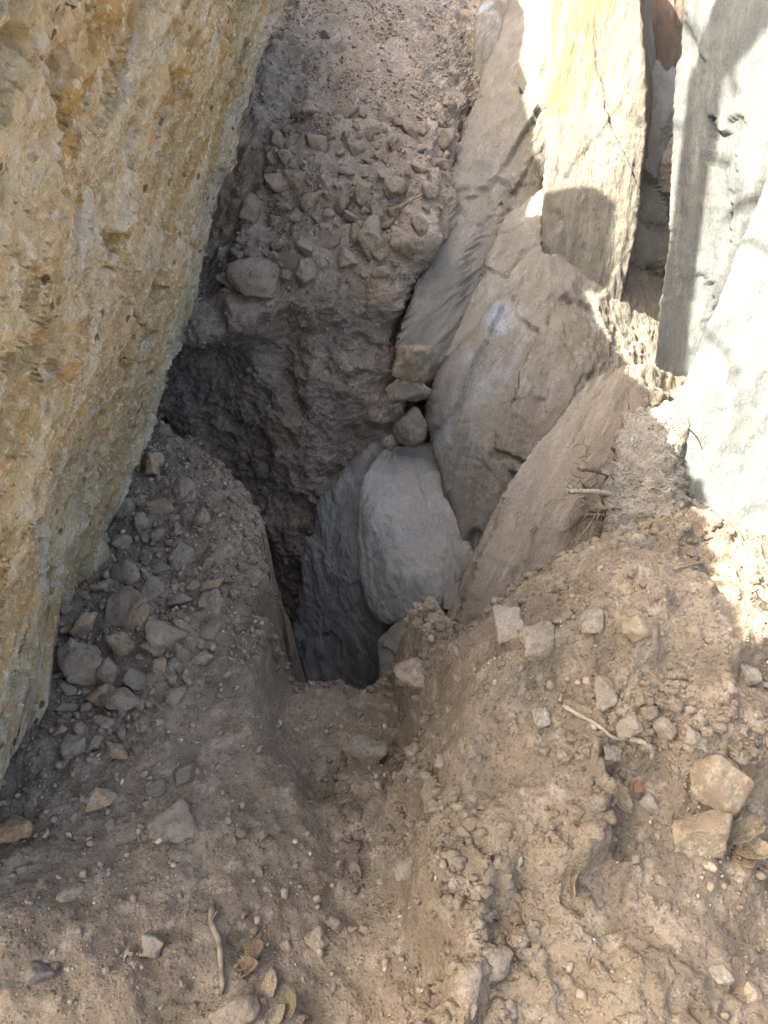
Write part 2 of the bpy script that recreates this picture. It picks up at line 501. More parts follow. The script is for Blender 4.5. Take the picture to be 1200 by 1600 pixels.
def ground_height(Q):
    P3 = np.c_[Q, np.zeros(len(Q))]
    z = tps_eval(Q)
    r = np.maximum(np.abs(Q[:, 0]) - 6, 0) + np.maximum(-Q[:, 1] - 6, 0)
    z = np.clip(z, -0.3, 2.5)
    z = np.where(r > 0, z / (1 + r * 0.3) + 0.02 * r, z)
    warp = 0.028 * fbm(P3 * 9, 4, 11) + 0.05 * fbm(P3 * 3.2, 2, 13)
    d1 = sd_polyline(Q, EDGE1) + warp * 1.2
    fade1 = smooth(0.62, 0.85, Q[:, 1]*0 + Q[:, 1] + 0.5) * smooth(0.9, 0.35, d1)
    z = z + 0.24 * smooth(-0.05, 0.03, d1) * fade1
    d3 = sd_polyline(Q, EDGE3) + warp * .7
    z = z + 0.09 * smooth(-0.02, 0.014, d3) * smooth(.22, .06, d3) * smooth(1.02, 1.14, Q[:, 1])
    d4 = sd_polyline(Q, EDGE4) + warp * .5
    z = z - 0.16 * smooth(-0.03, 0.04, d4) * smooth(.40, .26, d4) * smooth(.75, 1.3, Q[:, 1])
    d2 = sd_polyline(Q, EDGE2) + warp * 1.4
    z = z + 0.10 * smooth(0.025, -0.025, d2) * smooth(-0.9, -0.15, d2) * smooth(0.0, .15, d1)
    d5 = sd_polyline(Q, EDGE5) + warp * 1.3
    z = z + 0.085 * smooth(-0.03, 0.02, d5) * smooth(.8, .2, d5) * smooth(.1, .3, Q[:, 0]) * smooth(1.3, .9, Q[:, 0])
    # thumb-deep crumbly steps on the right-hand mound
    mound = smooth(0.05, 0.3, Q[:, 0]) * smooth(-0.02, 0.05, d1)
    h = fbm(P3 * np.array([5, 5, 1]), 4, 23) * 0.05
    z = z + mound * (terrace(h, 38, 0.85) - 0.5 * h) * 0.5
    rough = facets(P3 * np.array([7, 7, 1]) + .5 * fbm(P3 * 8, 3, 27)[:, None], 15) * .015 + facets(P3 * np.array([17, 17, 1]) + .4 * fbm(P3 * 15, 2, 29)[:, None], 17) * .006
    steps = smooth(.16, .02, np.abs(d1 - .03)) + smooth(.16, .02, np.abs(d2)) + smooth(.14, .02, np.abs(d5)) + .7 * smooth(.10, .02, np.abs(d3))
    z = z + rough * np.clip(.08 * mound + steps, 0, 1) * smooth(.0, .06, d1 + .04)
    z = z - 0.19 * np.exp(-(((Q[:, 0] - .18) / .16) ** 2 + ((Q[:, 1] - 1.38) / .17) ** 2))
    wt = smooth(-.33, -.25, Q[:, 0] + warp * .4) * smooth(.11, .01, Q[:, 0] + warp * .6) * smooth(1.02, 1.28, Q[:, 1])
    z = z * (1 - wt) + wt * (-.17 - .06 * smooth(1.25, 1.55, Q[:, 1]) + .012 * fbm(P3 * 6, 3, 37))
    # pit
    dp = sd_polygon(Q, PITPOLY) + 0.04 * fbm(P3 * 5, 4, 31) + facets(P3 * np.array([11, 11, 1]) + .3 * fbm(P3 * 10, 2, 33)[:, None], 19) * .022
    w = np.clip((0.015 - dp) / 0.22, 0, 1)
    w = 1 - (1 - w) ** 1.8
    wall = np.clip((0.03 - dp) / 0.26, 0, 1)
    z = z * (1 - w) + w * PITZ - 0.025 * smooth(0.10, 0.0, dp) * (1 - w)
    near = smooth(9, 3, np.hypot(Q[:, 0], Q[:, 1] - 1.5))
    z = z + near * (0.020 * fbm(P3 * 4, 3, 41) + 0.013 * fbm(P3 * 16, 4, 43))
    z = z + near * (facets(P3 * np.array([14, 14, 1]) + .4 * fbm(P3 * 12, 2, 47)[:, None], 9) * .005 * (.25 + mound) + facets(P3 * np.array([45, 45, 1]), 11) * .0014)
    f1, f2, cid = worley(P3 * np.array([26, 26, 1]) + 0.35 * fbm(P3 * 30, 2, 51)[:, None], 3)
    clod = np.maximum(0, 0.45 - f1) * (cid % 5 == 0)
    z = z + near * clod * 0.0
    z = z + near * 0.004 * ridge(P3 * 45, 3, 57) * (0.5 + 0.5 * mound)
    return z

def spaced(lo, hi, a, b, step, grow=1.18):
    xs = list(np.arange(a, b + 1e-6, step))
    s = step
    x = a
    left = []
    while x > lo:
        s *= grow; x -= s; left.append(x)
    s = step; x = xs[-1]; right = []
    while x < hi:
        s *= grow; x += s; right.append(x)
    return np.array(left[::-1] + xs + right)

gx = spaced(-60, 60, -1.05, 1.35, 0.0055)
gy = spaced(-60, 3.6, 0.42, 2.45, 0.0055, 1.25)
X, Y = np.meshgrid(gx, gy, indexing='ij')
Q = np.c_[X.ravel(), Y.ravel()]
Z = ground_height(Q)
I = np.arange(X.size).reshape(X.shape)
GF = np.stack([I[:-1, :-1], I[1:, :-1], I[1:, 1:], I[:-1, 1:]], -1).reshape(-1, 4)
GV = np.c_[Q, Z]
ground = link('ground', mesh_from('ground', GV, GF), SOIL, kind='structure', label='dry brown dusty soil ground sloping into the dug pit', cat='ground')

# ---------------------------------------------------------------- soil bank behind the pit and the slope above it
PROF = np.array([  # s, y, z
 (0, 2.25, -1.60), (.5, 2.50, -1.20), (1.1, 2.74, -.62), (1.7, 2.96, -.05), (2.0, 3.07, .22), (2.14, 3.10, .33), (2.24, 3.14, .40),
 (2.5, 3.28, .54), (2.8, 3.44, .70), (3.2, 3.72, .89), (3.9, 4.35, 1.05), (5.1, 5.5, 1.26), (7.0, 7.3, 1.7), (12, 12, 3.2), (30, 29, 8), (75, 72, 14)])
gs = np.concatenate([np.arange(0, 4.2, 0.0085), np.arange(4.2, 6.5, 0.02), np.geomspace(6.5, 75, 50)])
bxs = spaced(-60, 60, -1.3, .8, 0.0085, 1.25)
SS, XX = np.meshgrid(gs, bxs, indexing='ij')
s, x = SS.ravel(), XX.ravel()
yy = np.interp(s, PROF[:, 0], PROF[:, 1]); zz = np.interp(s, PROF[:, 0], PROF[:, 2])
# round the profile a little
yy2 = np.interp(s + .04, PROF[:, 0], PROF[:, 1]); zz2 = np.interp(s + .04, PROF[:, 0], PROF[:, 2])
yy = (yy + yy2) / 2; zz = (zz + zz2) / 2
# the pit runs back under the leaning boulder
cave = smooth(-0.25, -0.75, x) * smooth(2.1, 1.7, s) * smooth(0.2, 0.8, s)
yy = yy + 0.24 * cave - 0.12 * smooth(-.15, -.5, x) * np.exp(-((s - 2.2) / .16) ** 2)
yy = yy + 0.45 * smooth(0.0, 0.30, x) * smooth(2.5, 2.1, s) + 0.75 * smooth(0.12, 0.55, x)
yy = yy + 0.10 * smooth(0.0, 0.4, x) * smooth(2.3, 1.6, s) - 0.10 * smooth(-.2, .3, x) * smooth(2.0, 2.3, s) * smooth(3.2, 2.6, s)
zz = zz - 0.16 * smooth(-.35, -.75, x) * smooth(1.8, 2.2, s) * smooth(3.4, 2.8, s)
BV = np.c_[x, yy, zz]
I = np.arange(SS.size).reshape(SS.shape)
BF = np.stack([I[:-1, :-1], I[:-1, 1:], I[1:, 1:], I[1:, :-1]], -1).reshape(-1, 4)
BN = vnormals(BV, BF)
near = smooth(9, 4, np.abs(x)) * smooth(12, 6, s)
face = smooth(2.2, 1.9, s)
lump = fbm(BV * 3, 3, 61) * 0.06 + fbm(BV * 9, 4, 63) * 0.022
# peeling crusts on the cut face: small ledges that shade what is below them
lay = fbm(BV * np.array([5, 5, 9.0]), 4, 67)
crust = (terrace(lay, 5.0, 0.82) - lay) * 0.05
shelf = fbm(BV * np.array([2.5, 2.5, 16.0]), 4, 69)
ledge = (terrace(shelf, 4.0, 0.85) - 0.6 * shelf) * 0.045 * smooth(-0.1, -0.5, x) * smooth(1.3, 1.6, s)
f1, f2, cid = worley(BV * 13 + 0.3 * fbm(BV * 12, 2, 65)[:, None], 5)
cob = np.maximum(0, 0.5 - f1) * (cid % 3 == 0)
stony = smooth(1.75, 2.1, s) * smooth(3.6, 2.9, s)
brk = facets(BV * np.array([8, 8, 11.0]) + .25 * fbm(BV * 9, 2, 75)[:, None], 3) * .016 + facets(BV * 24 + .3 * fbm(BV * 20, 2, 76)[:, None], 5) * .0065
d = lump + face * (crust * 1.3 + ledge) + brk * (.4 + .6 * face) * smooth(4.5, 3.5, s) + cob * 0.05 * stony + 0.006 * ridge(BV * 26, 3, 71) + 0.004 * fbm(BV * 60, 2, 73)
BV = BV + BN * (d * near)[:, None]
bank = link('soil_bank', mesh_from('soil_bank', BV, BF), BANKSOIL, kind='structure', label='cut soil bank behind the pit with the stony slope above', cat='bank')

# ---------------------------------------------------------------- rocks
def slab(face, push, shrink=0.0):
    """corner points of a slab from its outer face and the way its body runs into the hillside"""
    pts = [at(u, v, y) for u, v, y in face]
    c = sum(pts, Vector()) / len(pts)
    push = Vector(push)
    return pts + [p + push + (c - p) * shrink for p in pts]

def schist(axis, amp, seed, fine=1.0, chip=1.0, freq=14):
    M = basis(axis)
    def f(V, N):
        L = V @ M.T
        A = L * np.array([1, 1, 0.22], np.float32)
        B = L * np.array([1, 1, 0.45], np.float32) + 0.025 * fbm(V * 5, 3, seed + 1)[:, None]
        h = fbm(V * 1.8, 2, seed) * 0.6 * amp
        h = h + facets(B * 4.2, seed) * amp * 0.75 * chip + facets(B * 10, seed + 2) * amp * 0.28 * chip
        lay = fbm(A * 4.5, 4, seed + 3)
        h = h + (terrace(lay, 4.0, 0.8) - 0.55 * lay) * amp * 0.6 * chip
        h = h + ridge(A * freq, 4, seed + 5) * amp * 0.17 * fine
        h = h + fbm(V * 38, 3, seed + 7) * amp * 0.12 * fine
        return h
    return f

def rock(name, pts, mat, label, n, p, disp, centre=None, cat='rock', group=None):
    o = link(name, rock_mesh(name, pts, n, p, disp, centre), mat, label=label, cat=cat, group=group)
    return o

# the great leaning boulder: its overhanging face runs away from the viewer
def boulder_disp(V, N):
    M = basis(FOL)
    L = V @ M.T
    A = L * np.array([1, 1, 0.2], np.float32)
    h = 0.05 * fbm(V * 1.6, 3, 81)
    h = h + 0.028 * fbm(A * 7, 4, 83)
    h = h + 0.010 * ridge(A * 19, 4, 85)
    lay = fbm(L * np.array([8, 8, 2.2]), 4, 87)
    h = h + (terrace(lay, 4.0, 0.85) - 0.7 * lay) * 0.04
    h = h + facets(L * np.array([7, 7, 3.0]) + .1 * fbm(V * 8, 3, 88)[:, None], 4) * .009 + facets(L * np.array([22, 22, 14.0]), 6) * .003
    pits = fbm(L * np.array([15, 15, 8.0]), 3, 89)
    h = h - 0.035 * smooth(0.35, 0.7, pits)
    pk = fbm(L * np.array([6, 6, 3.2]) + .2 * fbm(V * 12, 2, 95)[:, None], 3, 96)
    h = h - 0.06 * smooth(0.40, 0.58, pk) * smooth(1.0, .5, pk)
    cv = np.abs(gnoise(V * np.array([2, 1.6, 4.2]) + .12 * fbm(V * 7, 3, 97)[:, None], 98))
    h = h - 0.03 * np.exp(-(cv / .02) ** 2) * smooth(.05, .35, gnoise(V * 2.2, 99))
    h = h + 0.006 * fbm(V * 38, 3, 91) + 0.006 * ridge(A * 40, 2, 93)
    return h
bp = []
for z, y0, y1 in ((-.35, .7, 2.25), (0.0, .62, 2.66), (.58, .5, 3.28), (1.3, .36, 4.15), (1.75, .33, 4.6)):
    xf = -0.90 + 0.32 * z
    for y in (y0, (y0 + y1) / 2, y1): bp.append((xf, y, z))
    bp.append((xf - .9, y1 + .7, z)); bp.append((xf - 1.1, y0 - .15, z))
# crest (its shadow line reaches the right-hand rocks)
for y, h in ((.33, 2.3), (1.0, 2.42), (1.7, 2.42), (2.6, 2.2), (3.4, 2.15), (4.4, 2.2)):
    bp.append((-0.85, y, h)); bp.append((-2.2, y, h * .95))
bp += [(-3.2, .5, 1), (-3.2, 4.8, 1), (-3.0, .8, -.3), (-3.0, 4, -.3)]
rock('leaning_boulder', bp, BOULDER, 'huge ochre and grey banded boulder overhanging the pit', (24, 400, 290), 26, boulder_disp, centre=(-1.35, 1.9, .75), cat='boulder')

rock('wall_rock', slab([(742,190,4.05),(690,330,3.45),(612,545,2.88),(625,620,2.82),(712,575,2.85),(800,350,3.45),(868,290,3.65),(885,150,4.0),(872,-20,4.6),(800,-20,4.9)], (.9,.5,-.1)),
     GREY, 'tall dusty grey brown slab standing behind the stacked stones', (64,84,104), 60, schist((.35,.85,.6),.022,101,1.0,1.5,9))
rock('wall_rock', slab([(735,40,4.75),(760,-30,5.3),(830,-30,5.2),(800,90,4.6),(760,200,4.25),(728,180,4.4)], (.8,.5,-.2)),
     GREYB, 'small blue grey rock at the head of the slope', (50,60,70), 16, schist((.3,.35,1),.018,107))
rock('wall_rock', slab([(858,290,3.47),(795,340,3.35),(755,420,3.19),(690,560,2.83),(700,600,2.77),(860,440,3.02),(905,400,3.17)], (.6,.5,-.2)),
     GREY2, 'narrow tilted rock wedged between two grey slabs', (60,76,84), 60, schist((.45,.8,.6),.016,113,1.0,1.5,9))
rock('wall_rock', slab([(866,-30,3.95),(868,290,3.35),(845,385,3.15),(895,560,2.95),(915,620,2.87),(950,585,2.92),(988,400,3.12),(1010,200,3.4),(1000,-30,3.85)], (.25,.9,.1)),
     PALE, 'tall pale rock pillar with rust stains beside the dark cleft', (60,64,130), 50, schist((.15,.6,1),.02,119,1.3,.6))
rock('wall_rock', slab([(980,-30,4.8),(975,640,3.55),(1095,640,3.55),(1090,-30,4.8)], (.2,.9,.2)),
     BROWNR, 'dark brown rock at the back of the cleft', (40,40,70), 20, schist((.1,.3,1),.02,125))
rock('wall_rock', slab([(1070,-40,3.45),(1074,250,3.1),(1052,420,2.95),(1034,560,2.75),(1012,690,2.55),(1120,760,2.35),(1300,600,2.3),(1330,-40,2.75)], (.6,.9,.2)),
     PALE2, 'broad pale slab crossed by the shadow of a tree trunk', (70,70,130), 50, schist((.1,.6,1),.02,131))
rock('wall_rock', slab([(1215,230,2.45),(1150,430,2.35),(1098,565,2.2),(1030,690,2.02),(1018,780,1.90),(1050,880,1.74),(1120,890,1.66),(1280,850,1.58),(1400,500,1.9),(1400,250,2.2)], (.9,.4,-.15)),
     PALE2, 'bright cracked slab leaning over the soil ledge', (74,70,100), 45, schist((.3,.2,1),.026,137))
rock('wall_rock', slab([(852,388,3.09),(700,556,2.79),(664,635,2.65),(672,690,2.57),(692,765,2.45),(735,870,2.27),(840,770,2.27),(900,650,2.42),(935,580,2.62),(912,505,2.92)], (.7,.45,-.25)),
     GREYB, 'large wedge shaped rock with a bluish white stain', (80,80,104), 60, schist((.34,.7,.87),.02,143,1.2,1.5,11))
rock('wall_rock', slab([(1010,562,2.45),(940,578,2.40),(892,606,2.30),(832,690,2.10),(765,800,1.87),(705,925,1.65),(672,1000,1.51),(800,1010,1.43),(930,900,1.65),(985,720,2.00)], (.7,.4,-.45)),
     FOLI, 'brown finely layered slab rising out of the mound', (84,84,104), 60, schist((.46,.75,.36),.018,149,1.6,1.4,18))
rock('wall_rock', slab([(1128,868,1.47),(1150,838,1.52),(1195,805,1.56),(1290,770,1.58),(1300,940,1.30),(1215,960,1.28),(1165,925,1.36)], (.4,.3,-.25)),
     PALE, 'low sunlit rock at the foot of the bright cracked slab', (60,60,60), 24, schist((.6,.3,.6),.02,141))
# one rock standing in the pit: flank toned darker as shade, front paler
pit_rock = link('pit_rock', None, label='pale grey rock standing in the pit, its layered flank toned darker as shade', cat='rock', loc=(0.0, 2.4, PITZ))
def pit_part(name, pts, mat, n, p, disp):
    me = rock_mesh(name, pts, n, p, disp)
    me.transform(Matrix.Translation((0, -2.4, -PITZ)))
    return link(name, me, mat, parent=pit_rock)
pit_part('pale_front', slab([(572,722,2.60),(600,700,2.72),(690,698,2.66),(705,760,2.46),(742,880,2.22),(705,940,2.10),(640,985,2.05),(578,970,2.12),(553,900,2.25),(550,790,2.42),(585,800,2.33),(640,905,2.10),(600,900,2.14)], (.25,.55,-.35)), PIT, (70,70,80), 24, schist((-.25,.3,1),.02,155,1.2,.7))
pit_part('shade_toned_flank', slab([(568,712,2.7),(530,745,2.68),(495,790,2.62),(462,950,2.42),(450,1030,2.3),(470,1080,2.2),(590,1100,2.1),(600,980,2.2),(560,880,2.36)], (.2,.5,-.1)), FLANKSHADE, (70,70,90), 30, schist((-.25,.3,1),.028,161,1.3))
rock('wall_rock', slab([(580,1000,1.98),(630,965,2.02),(690,960,1.98),(730,1010,1.8),(690,1080,1.7),(590,1080,1.8)], (.1,.35,-.3)),
     GREY, 'low dusty rock at the foot of the pit mouth', (50,50,50), 14, schist((-.5,.3,1),.012,167))

rock('wall_rock', slab([(690,915,2.12),(715,905,2.14),(728,930,2.06),(715,960,2.0),(688,955,2.02)], (.1,.2,-.15)),
     GREY, 'small stone wedged between pit rock and layered slab', (24,24,24), 14, schist((-.5,.3,1),.01,169))

# ---------------------------------------------------------------- bare tree beyond the boulder: its trunk shadow falls on the pale slab
def tube(pts, rad, sides=8, wob=0.0, seed=0):
    pts = [np.array(p, float) for p in pts]
    V, F = [], []
    prev = None
    for i, p in enumerate(pts):
        t = pts[min(i + 1, len(pts) - 1)] - pts[max(i - 1, 0)]
        t /= np.linalg.norm(t) + 1e-9
        if prev is None:
            a = np.array([0, 0, 1.0]) if abs(t[2]) < 0.9 else np.array([1.0, 0, 0])
            prev = np.cross(t, a)
        u = prev - t * (prev @ t); u /= np.linalg.norm(u) + 1e-9
        prev = u
        w = np.cross(t, u)
        r = rad[i] if hasattr(rad, '__len__') else rad
        for k in range(sides):
            an = 2 * math.pi * k / sides
            V.append(p + r * (math.cos(an) * u + math.sin(an) * w))
    n = len(pts)
    for i in range(n - 1):
        for k in range(sides):
            a, b = i * sides + k, i * sides + (k + 1) % sides
            F.append((a, b, b + sides, a + sides))
    V = np.array(V); F = np.array(F)
    c0, c1 = len(V), len(V) + 1
    V = np.r_[V, [pts[0]], [pts[-1]]]
    caps = [(c0, (k + 1) % sides, k, k) for k in range(sides)]
    T = [(c0, (k + 1) % sides, k) for k in range(sides)] + [(c1, (n - 1) * sides + k, (n - 1) * sides + (k + 1) % sides) for k in range(sides)]
    F3 = np.r_[F[:, [0, 1, 2]], F[:, [0, 2, 3]], np.array(T)]
    if wob: V = V + wob * np.stack([fbm(V * 14, 2, seed + j) for j in range(3)], 1)
    return V, F3

def curve_pts(a, b, n, bend, seed):
    a, b = np.array(a, float), np.array(b, float)
    t = np.linspace(0, 1, n)
    base = a + (b - a) * t[:, None]
    L = np.linalg.norm(b - a)
    off = np.stack([gnoise(np.c_[t * 2.3, t * 0, t * 0 + 3.1 * j], seed + j * 5) for j in range(3)], 1)
    return base + off * bend * L * np.sin(np.pi * np.clip(t, 0.0, 1))[:, None] ** 0.5

def merge(parts):
    V, F, o = [], [], 0
    for v, f in parts:
        V.append(v); F.append(f + o); o += len(v)
    return np.concatenate(V), np.concatenate(F)

bark = NT('grey_bark'); _P = bark.pos()
BARK = bark.done(bark.mix(bark.ramp(bark.noise(bark.stretch(_P, (0, 0, 1), .2), 22, 6), .4, .65), (.12, .095, .075), (.24, .2, .165)), bark.bump(bark.noise(bark.stretch(_P, (0, 0, 1), .2), 40, 6), .8, .02))

def build_tree():
    root = link('bare_tree', None, label='bare tree growing on top of the leaning boulder', cat='tree', loc=(-1.4, 2.03, 2.12))
    tr = [np.array(p, float) for p in ((0, 0, 0), (0, .22, .45), (0, .46, .95), (0, .72, 1.5), (0, 1.0, 2.1), (0, 1.1, 2.7), (-.05, 1.2, 3.6), (-.1, 1.3, 4.8))]
    v, f = tube(tr, [.10, .082, .078, .07, .085, .07, .05, .02], 14, .04, 3)
    v2, f2 = tube([(0, 1.0, 2.1), (0, .86, 2.5), (0, .68, 2.95), (-.05, .45, 3.7), (-.1, .3, 4.6)], [.07, .06, .055, .04, .015], 12, .03, 9)
    v, f = merge([(v, f), (v2, f2)])
    link('trunk', mesh_from('trunk', v, f), BARK, parent=root)
    R = np.random.default_rng(21)
    parts = []
    limbs = [((0, .72, 1.92), (.05, 1.37, 1.67), .014), ((0, .82, 2.12), (0, 1.47, 2.27), .012), ((0, .47, 1.47), (0, .02, 1.77), .018), ((0, .62, 1.77), (0, .07, 2.22), .016), ((0, .9, 2.2), (.05, 1.27, 2.72), .014), ((0, .4, 1.3), (0, -.1, 1.35), .013), ((0, 1.08, 2.5), (0, 1.6, 2.6), .010)]
    for k in range(9):
        z = 2.6 + 2.0 * R.random()
        b = np.array([np.interp(z, [p[2] for p in tr], [p[q] for p in tr]) for q in range(3)])
        an = R.random() * 6.283
        limbs.append((tuple(b), tuple(b + np.array([math.cos(an) * .7, math.sin(an) * .7, .2 + .5 * R.random()])), .009 + .008 * R.random()))
    for k, (a, b, r0) in enumerate(limbs):
        c = curve_pts(a, b, 12, .12, 800 + k)
        parts.append(tube(c, np.linspace(r0, .004, 12), 6))
        for q in (4, 6, 8, 10):
            t2 = c[q] + np.array([R.normal() * .08, (b[1] - a[1]) * .25 + R.normal() * .1, R.normal() * .16])
            parts.append(tube(curve_pts(c[q], t2, 6, .15, 900 + 9 * k + q), np.linspace(r0 * .45, .0015, 6), 5))
    v, f = merge(parts)
    link('crown', mesh_from('crown', v, f), BARK, parent=root)
build_tree()

rock('added_crest_block', [(x, y, z) for x in (-1.0, -1.7) for y, z in ((2.80,2.0),(2.86,2.44),(2.96,2.58),(3.09,2.90),(3.16,3.03),(3.22,2.98),(3.27,2.5),(3.27,2.0))], BOULDER, 'unseen pointed block added on the crest of the leaning boulder for its shadow', (30,30,30), 40, schist((.3,1,1),.006,177))  # added out of view, profile shaped to cut the shadow edge on the pillar
rock('added_rear_boulder', [(x, y, z) for x in (-1.08, -3.2) for y, z in ((3.22,2.1),(3.26,2.72),(3.7,2.96),(4.0,3.10),(4.5,3.42),(5.3,3.6),(7.2,3.5),(7.6,1.0),(5.6,.2),(4.2,1.9))], BOULDER, 'unseen tall boulder added behind the huge leaning one for its shadow', (40,60,60), 30, schist((.3,1,1),.02,183), cat='boulder')  # added out of view to keep the upper slope and rear slab shaded

# ---------------------------------------------------------------- soil ledge full of roots between the layered slab and the bright slab
def ledge_disp(V, N):
    h = fbm(V * 5, 4, 201) * .035 + (terrace(fbm(V * 8, 4, 203), 4, .75)) * .03
    f1, f2, cid = worley(V * 22, 9)
    return h + np.maximum(0, .5 - f1) * .03 * (cid % 2) + .006 * ridge(V * 35, 3, 207)
LEDGE = soil_material('grey_root_soil', (0.29, 0.255, 0.215), (0.39, 0.35, 0.305), (0.19, 0.165, 0.135), speck=.7, bump=1.3)
lg = slab([(990,622,2.2),(1052,636,2.05),(1066,840,1.62),(1084,905,1.53),(935,935,1.48),(910,900,1.54),(930,790,1.72),(952,690,1.95)], (.45,.35,-.2))
link('soil_ledge', rock_mesh('soil_ledge', lg, (64, 64, 80), 12, ledge_disp), LEDGE, kind='structure', label='crumbling grey soil ledge threaded with roots', cat='bank')

# ---------------------------------------------------------------- loose stones
def stone_material(name, cols, dust):
    t = NT(name)
    P = t.pos(True)
    r = t.n('ShaderNodeObjectInfo').outputs['Random']
    sh = t.n('ShaderNodeVectorMath', operation='ADD'); t.l(P, sh.inputs[0])
    cc = t.n('ShaderNodeCombineXYZ'); t.l(t.math('MULTIPLY', r, 57.0), cc.inputs[0]); t.l(t.math('MULTIPLY', r, 23.0), cc.inputs[1]); t.l(cc.outputs[0], sh.inputs[1])
    P = sh.outputs[0]
    W = t.pos()
    c = t.mix(t.ramp(t.math('FRACT', t.math('MULTIPLY', r, 7.3)), .2, .8), cols[0], cols[1])
    c = t.mix(t.ramp(t.noise(P, 2.6, 6, .65, .6), .44, .58), c, cols[2])
    c = t.mix(t.ramp(t.noise(W, 70, 6, .7), .48, .62, 0, .65), c, (cols[0][0]*.55, cols[0][1]*.55, cols[0][2]*.52))
    c = t.mix(t.ramp(t.noise(P, 5, 6, .7, .4), .56, .66, 0, .7), c, (cols[2][0]*1.3, cols[2][1]*1.3, cols[2][2]*1.3))
    c = t.mix(t.ramp(t.noise(W, 24, 6, .7), .44, .56, 0, .8), c, dust)
    n = t.bump(t.noise(W, 45, 8, .72), .8, .014)
    n = t.bump(t.noise(W, 150, 6, .75), .7, .006, n)
    return t.done(c, n)
STONE = stone_material('dusty_stone', ((.195,.157,.12), (.25,.205,.16), (.28,.235,.186)), (.255,.205,.157))
TAN = stone_material('tan_stone', ((.245,.187,.122), (.29,.235,.168), (.31,.262,.197)), (.23,.18,.133))
GREYS = stone_material('grey_stone', ((.185,.16,.13), (.24,.21,.172), (.275,.245,.207)), (.235,.19,.145))
OCHRE = stone_material('ochre_stone', ((.30,.20,.12), (.36,.25,.155), (.38,.29,.19)), (.28,.20,.135))
DARK = stone_material('dark_stone', ((.13,.115,.105), (.17,.15,.135), (.2,.18,.16)), (.2,.155,.125))
PALEST = stone_material('pale_stone', ((.25,.217,.177), (.30,.265,.222), (.33,.297,.252)), (.25,.202,.156))

def stone_mesh(seed, n=11, flat=.6, p=34):
    R = np.random.default_rng(seed)
    k = 11 + seed % 6
    pts = R.normal(size=(k, 3)); pts /= np.linalg.norm(pts, axis=1, keepdims=True)
    pts *= (.75 + .5 * R.random((k, 1)))
    pts *= np.array([1.0, .62 + .35 * R.random(), flat * (.75 + .5 * R.random())])
    pts = pts / np.abs(pts).max(0) * np.array([.5, .5 * (.65 + .3 * R.random()), .5 * flat])
    def d(V, N):
        h = .05 * fbm(V * 2.2 + seed, 3, seed % 50) + .018 * fbm(V * 8 + seed, 3, seed % 40)
        lay = fbm(V * np.array([2.5, 2.5, 6]) + seed, 3, seed % 30)
        return h + (terrace(lay, 4, .8) - lay) * .06
    me = rock_mesh('stone', [tuple(p) for p in pts], (n, n, n), p, d)
    return me
SMALL = [stone_mesh(400 + i, 9, .45 + .035 * (i % 12)) for i in range(20)]
_mats = {}
def stone_data(i, mat):
    key = (i % len(SMALL), mat.name)
    if key not in _mats:
        me = SMALL[key[0]].copy(); me.materials.clear(); me.materials.append(mat); _mats[key] = me
    return _mats[key]

bpy.context.view_layer.update()
DG = bpy.context.evaluated_depsgraph_get()
ORG = Vector((0, 0, CAMZ))
def hit(u, v):
    ok, p, nrm, idx, ob, mx = scene.ray_cast(DG, ORG, ray(u, v).normalized())
    if not ok: return None
    depth = (p - ORG).dot(Vector((0, CP, -SP)))
    return p, nrm, ob.name.split('.')[0], depth

def put_stone(u, v, w, label, group=None, mat=STONE, me=None, hgt=.55, sink=.28, yaw=None, tilt=.25, asp=1.0, where=('ground', 'soil_bank', 'soil_ledge'), R=np.random.default_rng(5)):
    h = hit(u, v)
    if h is None or (where and h[2] not in where): return None
    p, n, nm, dep = h
    size = w * dep / FPX * 1.05
    n = (n.lerp(Vector((0, 0, 1)), .35)).normalized()
    i = int(R.integers(0, 1000))
    data = me or stone_data(i, mat)
    o = link('stone', data, label=label, cat='stone', group=group)
    yaw = R.random() * 6.283 if yaw is None else yaw
    q = n.to_track_quat('Z', 'Y').to_matrix() @ Matrix.Rotation(yaw, 3, 'Z') @ Matrix.Rotation(R.normal() * tilt, 3, 'X') @ Matrix.Rotation(R.normal() * tilt, 3, 'Y')
    o.rotation_euler = q.to_euler()
    o.scale = (size, size * asp, size * hgt / .55)
    o.location = p + n * size * hgt * (.5 - sink) * .9
    return o

def own(seed, mat, flat=.6, n=14, p=34):
    me = stone_mesh(seed, n, flat, p); me.materials.append(mat); return me

